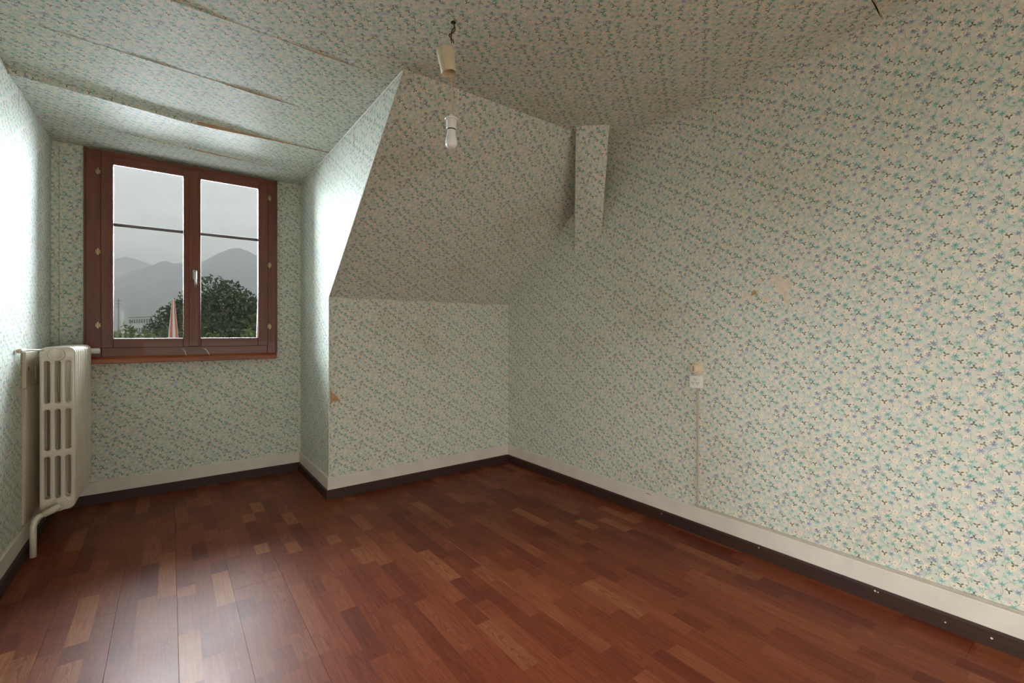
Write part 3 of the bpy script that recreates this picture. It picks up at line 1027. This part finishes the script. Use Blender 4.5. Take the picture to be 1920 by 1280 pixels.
# tapered ivory canopy cup, hanging askew
cup = MB()
cup.lathe([(0, .096), (.034, .096), (.0355, .093), (.0300, .004), (.0285, .0), (.0265, .002), (.0265, .02), (0, .02)], (0, 0, 0), (0, 0, 1), 32)
co = shade_auto(cup.build('canopy_cup', 'ivory_plastic', lamp), 35)
rv = Vector((math.cos(YAW), -math.sin(YAW), 0))
co.location = (rv.x * -.018, rv.y * -.018, -.204)
co.rotation_euler = (0, math.radians(-9), YAW * -1)
b = MB(); b.tube([(.0355 * math.cos(-1.75), .0355 * math.sin(-1.75), .093), (.0302 * math.cos(-1.75), .0302 * math.sin(-1.75), .004)], .0008, 5)
b.build('seam', 'white_plastic', co)
b = MB()
c0 = Vector((rv.x * -.010, rv.y * -.010, -.190))
c1 = Vector((rv.x * -.008, rv.y * -.008, -.375))
b.tube([c0, c0.lerp(c1, .3) + rv * .002, c0.lerp(c1, .6) + rv * .006, c1], .0032, 8)
b.build('cord', 'cord', lamp, True)
hz = -.375
hp = Vector((c1.x, c1.y, 0))
b = MB()
b.lathe([(0, hz + .004), (.008, hz + .004), (.012, hz - .004), (.020, hz - .008), (.0205, hz - .012)], hp, (0, 0, 1), 24)
b.lathe([(.0205, hz - .010), (.0265, hz - .011), (.0270, hz - .014), (.0255, hz - .017), (.0205, hz - .018)], hp, (0, 0, 1), 24)
b.lathe([(.0205, hz - .012), (.0205, hz - .050), (.0185, hz - .054), (0, hz - .054)], hp, (0, 0, 1), 24)
shade_auto(b.build('lampholder', 'white_plastic', lamp), 35)
b = MB()
b.lathe([(.0175, hz - .053), (.0175, hz - .058), (.0, hz - .058)], hp, (0, 0, 1), 24)
b.build('holder_gap', 'black', lamp)
b = MB()
pr = [(.0165, hz - .056), (.0170, hz - .066), (.0185, hz - .078), (.0215, hz - .090), (.0238, hz - .101), (.0240, hz - .108), (.0225, hz - .117), (.0185, hz - .1245), (.012, hz - .129), (.0, hz - .131)]
b.lathe(pr, hp, (0, 0, 1), 28)
b.build('light_bulb', 'opal', lamp, True)

# ---------------------------------------------------------------- switch, socket and cable duct on the long wall
sw = empty('rotary_switch', (XR, 1.452, .949))
tag(sw, 'round cream rotary light switch on the long floral wall above the socket', 'switch')
b = MB(); b.lathe([(.0355, -.0005), (.036, .006), (.034, .012), (.030, .014), (0, .014)], (0, 0, 0), (-1, 0, 0), 28); shade_auto(b.build('base', 'switch_cream', sw), 35)
b = MB(); b.lathe([(.0265, .013), (.0265, .034), (.024, .040), (.019, .043), (0, .043)], (0, 0, 0), (-1, 0, 0), 28); shade_auto(b.build('knob', 'switch_cream', sw), 35)
b = MB(); b.box(-.046, -.0425, -.0035, .0035, -.014, .014, .001); b.build('pointer', 'brass', sw)
so = empty('wall_socket', (XR, 1.452, .873))
tag(so, 'square white plastic wall socket with dark pin holes under the rotary switch', 'socket')
b = MB(); b.box(-.026, -.0005, -.036, .036, -.036, .036, .004); b.build('cover', 'white_plastic', so)
for gy, gz in ((0, .013), (-.014, -.008), (.014, -.008)):
    for dy, dz in ((-.0055, .003), (.0055, .003), (0, -.0055)):
        b = MB(); b.lathe([(.0026, .0255), (.0026, .0264), (0, .0264)], (0, gy + dy, gz + dz), (-1, 0, 0), 10); b.build('pin_hole', 'black', so)
duct = empty('cable_duct', (XR, 1.448, BT))
tag(duct, 'thin pale cable duct running from the socket down and along the skirting', 'cable')
b = MB(); b.box(-.009, -.0005, -.006, .006, .002, .686, .0015); b.build('vertical_run', 'conduit', duct)
b = MB(); b.box(-.0095, -.0005, YB - 1.448 + .01, .006, .0008, .0125, .0015); b.build('skirting_run', 'conduit', duct)

# ---------------------------------------------------------------- outside the window
def px(u, v, d):
    """point at forward distance d along a direction from the window view"""
    c_, s_ = math.cos(YAW), math.sin(YAW)
    a, bb_ = (u - 960) / 852.8, (622.9 - v) / 852.8
    return Vector((s_ + a * c_, c_ - a * s_, bb_)) * d + Vector((0, 0, CAM_Z))

def leaf_mat(name, lo, hi):
    m, t, b = new_mat(name)
    oi = t.n.new('ShaderNodeNewGeometry')
    n = t.noise(oi.outputs['Position'], 2.5, 3.0)[0]
    r = t.add(t.mul(oi.outputs['Random Per Island'], 0.7), t.mul(n, 0.3))
    col = t.ramp(r, [(0.15, lo), (0.85, hi)])
    t.put(b.inputs['Base Color'], col)
    b.inputs['Roughness'].default_value = 0.55
    tl = t.n.new('ShaderNodeBsdfTranslucent')
    t.put(tl.inputs[0], col)
    mx = t.n.new('ShaderNodeMixShader')
    mx.inputs[0].default_value = 0.3
    t.l.new(b.outputs[0], mx.inputs[1])
    t.l.new(tl.outputs[0], mx.inputs[2])
    t.l.new(mx.outputs[0], m.node_tree.nodes['Material Output'].inputs[0])
    return m
M['leaf_dark'] = leaf_mat('dark_tree_leaves', (0.045, 0.065, 0.035), (0.13, 0.17, 0.085))
M['leaf_mid'] = leaf_mat('hedge_leaves', (0.06, 0.10, 0.03), (0.20, 0.27, 0.09))
M['bark'] = simple('bark', (0.07, 0.05, 0.035), 0.9, vary=0.3)
M['grass'] = simple('meadow_grass', (0.10, 0.13, 0.05), 0.9, vary=0.3, scale=0.05)
M['render'] = simple('pale_building_render', (0.62, 0.62, 0.62), 0.8)
M['dark_glass'] = simple('building_window_glass', (0.12, 0.13, 0.14), 0.2)
M['grey_metal'] = simple('grey_metal', (0.30, 0.30, 0.31), 0.5, 0.6)
M['red_cloth'] = simple('faded_red_cloth', (0.55, 0.13, 0.10), 0.8)
M['white_cloth'] = simple('off_white_cloth', (0.66, 0.62, 0.56), 0.8)
M['shutter'] = simple('dark_brown_shutter', (0.045, 0.022, 0.014), 0.6)
M['mountain'] = simple('forested_mountain', (0.11, 0.12, 0.10), 0.9, vary=0.45, scale=0.012)

GZ = -3.0
gr = MB().box(-3500, 3500, -3500, 7000, GZ - 1, GZ).build('ground', 'grass')
tag(gr, 'green valley floor outside the window', None, None, 'structure')

def foliage(blobs, n, size, seed, parent, mat):
    rr = random.Random(seed)
    vs, fs = [], []
    wts = [b_[3] * b_[4] for b_ in blobs]
    for i in range(n):
        cx, cy_, cz, rx, rz = rr.choices(blobs, wts)[0]
        z = rr.uniform(-1, 1)
        a = rr.uniform(0, 2 * math.pi)
        q_ = math.sqrt(1 - z * z)
        k = rr.uniform(.72, 1.06) if rr.random() < .8 else rr.uniform(.2, .8)
        c = Vector((cx + rx * q_ * math.cos(a) * k, cy_ + rx * q_ * math.sin(a) * k, cz + rz * z * k))
        d = Vector((rr.gauss(0, 1), rr.gauss(0, 1), rr.gauss(0.5, .8))).normalized()
        e = d.orthogonal().normalized()
        e = (Matrix.Rotation(rr.uniform(0, 6.28), 3, d) @ e)
        f = d.cross(e)
        s_ = size * rr.uniform(.6, 1.4)
        i0 = len(vs)
        vs += [c + e * s_, c + f * s_ * .45, c - e * s_, c - f * s_ * .45]
        fs.append((i0, i0 + 1, i0 + 2, i0 + 3))
    me = bpy.data.meshes.new('foliage')
    me.from_pydata(vs, [], fs)
    return link('foliage', me, mat, parent)

def tree(name, label, cat, base, blobs, n, size, seed, mat, group=None, trunk=.2):
    t_ = empty(name, base)
    tag(t_, label, cat, group)
    b = MB()
    top = max(bl[2] for bl in blobs)
    b.tube([(0, 0, 0), (.05, 0, top * .4), (0, .1, top * .8), (.1, 0, top)], [trunk, trunk * .75, trunk * .45, trunk * .15], 8)
    for bl in blobs[1:]:
        b.tube([(0, 0, top * .25), (bl[0] * .5, bl[1] * .5, (top * .25 + bl[2]) * .5), (bl[0], bl[1], bl[2])], [trunk * .5, trunk * .3, trunk * .1], 6)
    b.build('trunk', 'bark', t_, True)
    foliage(blobs, n, size, seed, t_, mat)
    return t_

B1 = px(428, 600, 26); B1.z = GZ
tree('broadleaf_tree', 'tall dense dark green tree filling the pane beside the window handle', 'tree', B1,
     [(0, 0, 4.4, 1.9, 2.4), (-.7, 0, 6.2, .9, 1.15), (.15, .2, 5.9, .9, 1.2), (.85, 0, 5.4, .8, 1.2), (-1.2, -.2, 4.8, 1.0, 1.5), (1.3, .1, 4.3, .9, 1.6), (.3, -.4, 3.0, 1.9, 2.0), (1.7, 0, 3.0, .8, 1.3)], 9000, .12, 5, 'leaf_dark')
B2 = px(345, 600, 31); B2.z = GZ
tree('broadleaf_tree', 'spreading dark green tree behind the closed red parasol', 'tree', B2,
     [(0, 0, 4.0, 1.6, 2.2), (.4, 0, 5.9, .8, 1.4), (-.35, .3, 5.3, .7, 1.1), (-1.0, 0, 4.6, .8, 1.2), (-1.6, 0, 3.9, .7, 1.0), (1.2, 0, 5.0, 1.0, 1.7), (-.9, 0, 2.9, 1.5, 1.5)], 7500, .12, 6, 'leaf_dark')
for i, (u, v, d, w_, lab, n_, mt) in enumerate((
        (240, 607, 14.5, .5, 'bright green bushy shrub below the white building', 1600, 'leaf_mid'),
        (275, 616, 16.8, .5, 'low olive green shrub between the building and the parasol', 1300, 'leaf_mid'),
        (313, 608, 19.6, .6, 'grey-green rounded shrub just beside the parasol', 1500, 'leaf_dark'),
        (400, 622, 22.3, .9, 'long low yellow-green hedge top under the big tree', 1800, 'leaf_mid'),
        (465, 616, 14, .35, 'tufted green shrub by the brown shutter', 900, 'leaf_mid'))):
    P = px(u, v, d)
    hgt = P.z - GZ
    tree('garden_shrub', lab, 'shrub', (P.x, P.y, GZ), [(0, 0, hgt * .5, w_ * 1.1, hgt * .5), (w_ * .6, 0, hgt * .72, w_ * .7, hgt * .22), (-w_ * .6, 0, hgt * .74, w_ * .7, hgt * .2), (0, 0, hgt * .82, w_ * .6, hgt * .17)], n_, .085, 20 + i, mt, 'shrubs in the garden', .05)

# closed parasol
pp_ = px(325, 600, 12)
par = empty('closed_parasol', (pp_.x, pp_.y, GZ))
tag(par, 'tall closed parasol with red and white folded cloth in the garden', 'parasol')
tz = px(325, 560, 12).z - GZ
b = MB(); b.tube([(0, 0, 0), (0, 0, tz)], .022, 10); b.lathe([(.3, 0), (.3, .06), (.05, .1), (0, .1)], (0, 0, 0), (0, 0, 1), 20); b.build('pole', 'white_cloth', par, True)
for k in range(8):
    a = k * math.pi / 4
    d_ = Vector((math.cos(a), math.sin(a), 0))
    e_ = Vector((-math.sin(a), math.cos(a), 0))
    b = MB()
    b.tube([d_ * .018 + Vector((0, 0, tz - .03)), d_ * .035 + Vector((0, 0, tz - .35)), d_ * .065 + e_ * .01 + Vector((0, 0, tz - .85)), d_ * .09 + e_ * .02 + Vector((0, 0, tz - 1.7)), d_ * .07 + Vector((0, 0, tz - 2.3))], [.012, .02, .035, .045, .03], 8)
    b.build('canopy_fold', 'red_cloth' if k % 2 else 'white_cloth', par, True)

# flat-roofed white building with windows, and a mast
bp = px(262, 603, 150)
bd = empty('flat_roofed_building', (bp.x, bp.y, GZ), -YAW - .55)
tag(bd, 'white flat roofed building beyond the garden under the mountains', 'building')
topz = px(262, 594, 150).z - GZ
b = MB(); b.box(-9, 9, 0, 9, 0, topz); b.build('wall', 'render', bd)
b = MB(); b.box(-9.3, 9.3, -.3, 9.3, topz, topz + .35); b.build('roof', 'render', bd)
b = MB(); b.box(9, 15, 1.5, 9, 0, topz - .9); b.build('annex', 'render', bd)
for row in range(3):
    for k in range(9):
        z = topz - 2.1 - row * 2.9
        if z < .5: continue
        b = MB(); b.box(-8.3 + k * 1.9, -7.0 + k * 1.9, -.06, -.002, z, z + 1.5); w_ = b.build('window', 'render', bd)
        b = MB(); b.box(-8.2 + k * 1.9, -7.1 + k * 1.9, -.09, -.061, z + .1, z + 1.4); b.build('pane', 'dark_glass', w_)
mp_ = px(222, 600, 140)
ms = empty('lattice_mast', (mp_.x, mp_.y, GZ))
tag(ms, 'thin grey mast standing in front of the white building', 'mast')
mz = px(222, 560, 140).z - GZ
b = MB(); b.tube([(0, 0, 0), (0, 0, mz)], [.25, .12], 8); b.build('pole', 'grey_metal', ms)
for z in (mz - .6, mz - 1.6):
    b = MB(); b.tube([(-.8, .5, z), (.8, -.5, z)], .07, 6); b.build('crossarm', 'grey_metal', ms)

# brown shutter leaf swung open outside
shut = empty('shutter_leaf', (.72, 4.300, .92))
tag(shut, 'dark brown edge of an open shutter outside the pane with the big tree', 'shutter')
b = MB(); b.prism([(.0, .14, 0), (-.130, .14, 0), (-.085, .14, 1.38), (.0, .14, 1.38)], (0, .03, 0)); b.build('board', 'shutter', shut)
for z in (.2, 1.15):
    b = MB(); b.box(-.03, -.005, .0, .139, z, z + .04, .003); b.build('hinge_strap', 'grey_metal', shut)

# mountains: solid ranges rising from the valley floor
def mountain(name, label, ridge, d, depth, seed, extra=600):
    """ridge: list of (u, v) along the crest; d: forward distance of the crest"""
    pts = [px(u, v, d) for u, v in ridge]
    fwd = Vector((math.sin(YAW), math.cos(YAW), 0))
    # refine crest
    crest = []
    for a, c in zip(pts, pts[1:]):
        for i in range(6):
            crest.append(a.lerp(c, i / 6))
    crest.append(pts[-1])
    rows, ny = [], 26
    bm = bmesh.new()
    for i, p in enumerate(crest):
        row = []
        for j in range(ny + 1):
            f = j / ny * 2 - 1          # -1 near foot .. 0 crest .. 1 far foot
            q_ = Vector((p.x, p.y, 0)) + fwd * (f * depth)
            hgt = (p.z - GZ) * (1 - abs(f)) ** 1.25
            nz = mnoise.fractal(Vector((q_.x / 320, q_.y / 320, seed)), 1.0, 2.1, 6)
            z = GZ + hgt * (1 + .22 * nz * min(1, abs(f) * 4)) + 4 * nz * (1 if abs(f) < .05 else .5)
            row.append(bm.verts.new((q_.x, q_.y, max(z, GZ - 5))))
        rows.append(row)
    for a, c in zip(rows, rows[1:]):
        for j in range(ny):
            bm.faces.new([a[j], a[j + 1], c[j + 1], c[j]])
    bmesh.ops.recalc_face_normals(bm, faces=bm.faces[:])
    me = bpy.data.meshes.new(name)
    bm.to_mesh(me)
    bm.free()
    o = link(name, me, 'mountain', None, True)
    tag(o, label, 'mountain')
mountain('mountain', 'broad hazy mountain with a rounded summit above the big tree',
         [(60, 600), (150, 560), (215, 524), (245, 509), (270, 502), (288, 497), (300, 491), (312, 489), (325, 494), (345, 492), (370, 494), (388, 486), (408, 475), (430, 467), (447, 465), (465, 471), (484, 481), (520, 500), (600, 530), (720, 570)], 3600, 1100, 3.1)
mountain('mountain', 'paler mountain ridge far behind, above the white building',
         [(20, 520), (100, 505), (180, 492), (215, 485), (238, 481), (262, 488), (290, 498), (340, 512), (420, 540), (520, 580)], 4700, 1000, 8.4)

# haze hanging over the valley between garden and mountains
def haze():
    m = bpy.data.materials.new('valley_haze')
    m.use_nodes = True
    nt = m.node_tree
    nt.nodes.remove(nt.nodes['Principled BSDF'])
    v = nt.nodes.new('ShaderNodeVolumeScatter')
    v.inputs['Color'].default_value = (0.93, 0.94, 1.0, 1)
    v.inputs['Density'].default_value = HAZE
    v.inputs['Anisotropy'].default_value = 0.0
    nt.links.new(v.outputs[0], nt.nodes['Material Output'].inputs['Volume'])
    o = MB().box(-3400, 3400, 1500, 6800, GZ + .5, 650).build('valley_haze', m)
    tag(o, 'pale haze over the valley in front of the mountains', 'haze', None, 'stuff')
HAZE = 0.00052
haze()
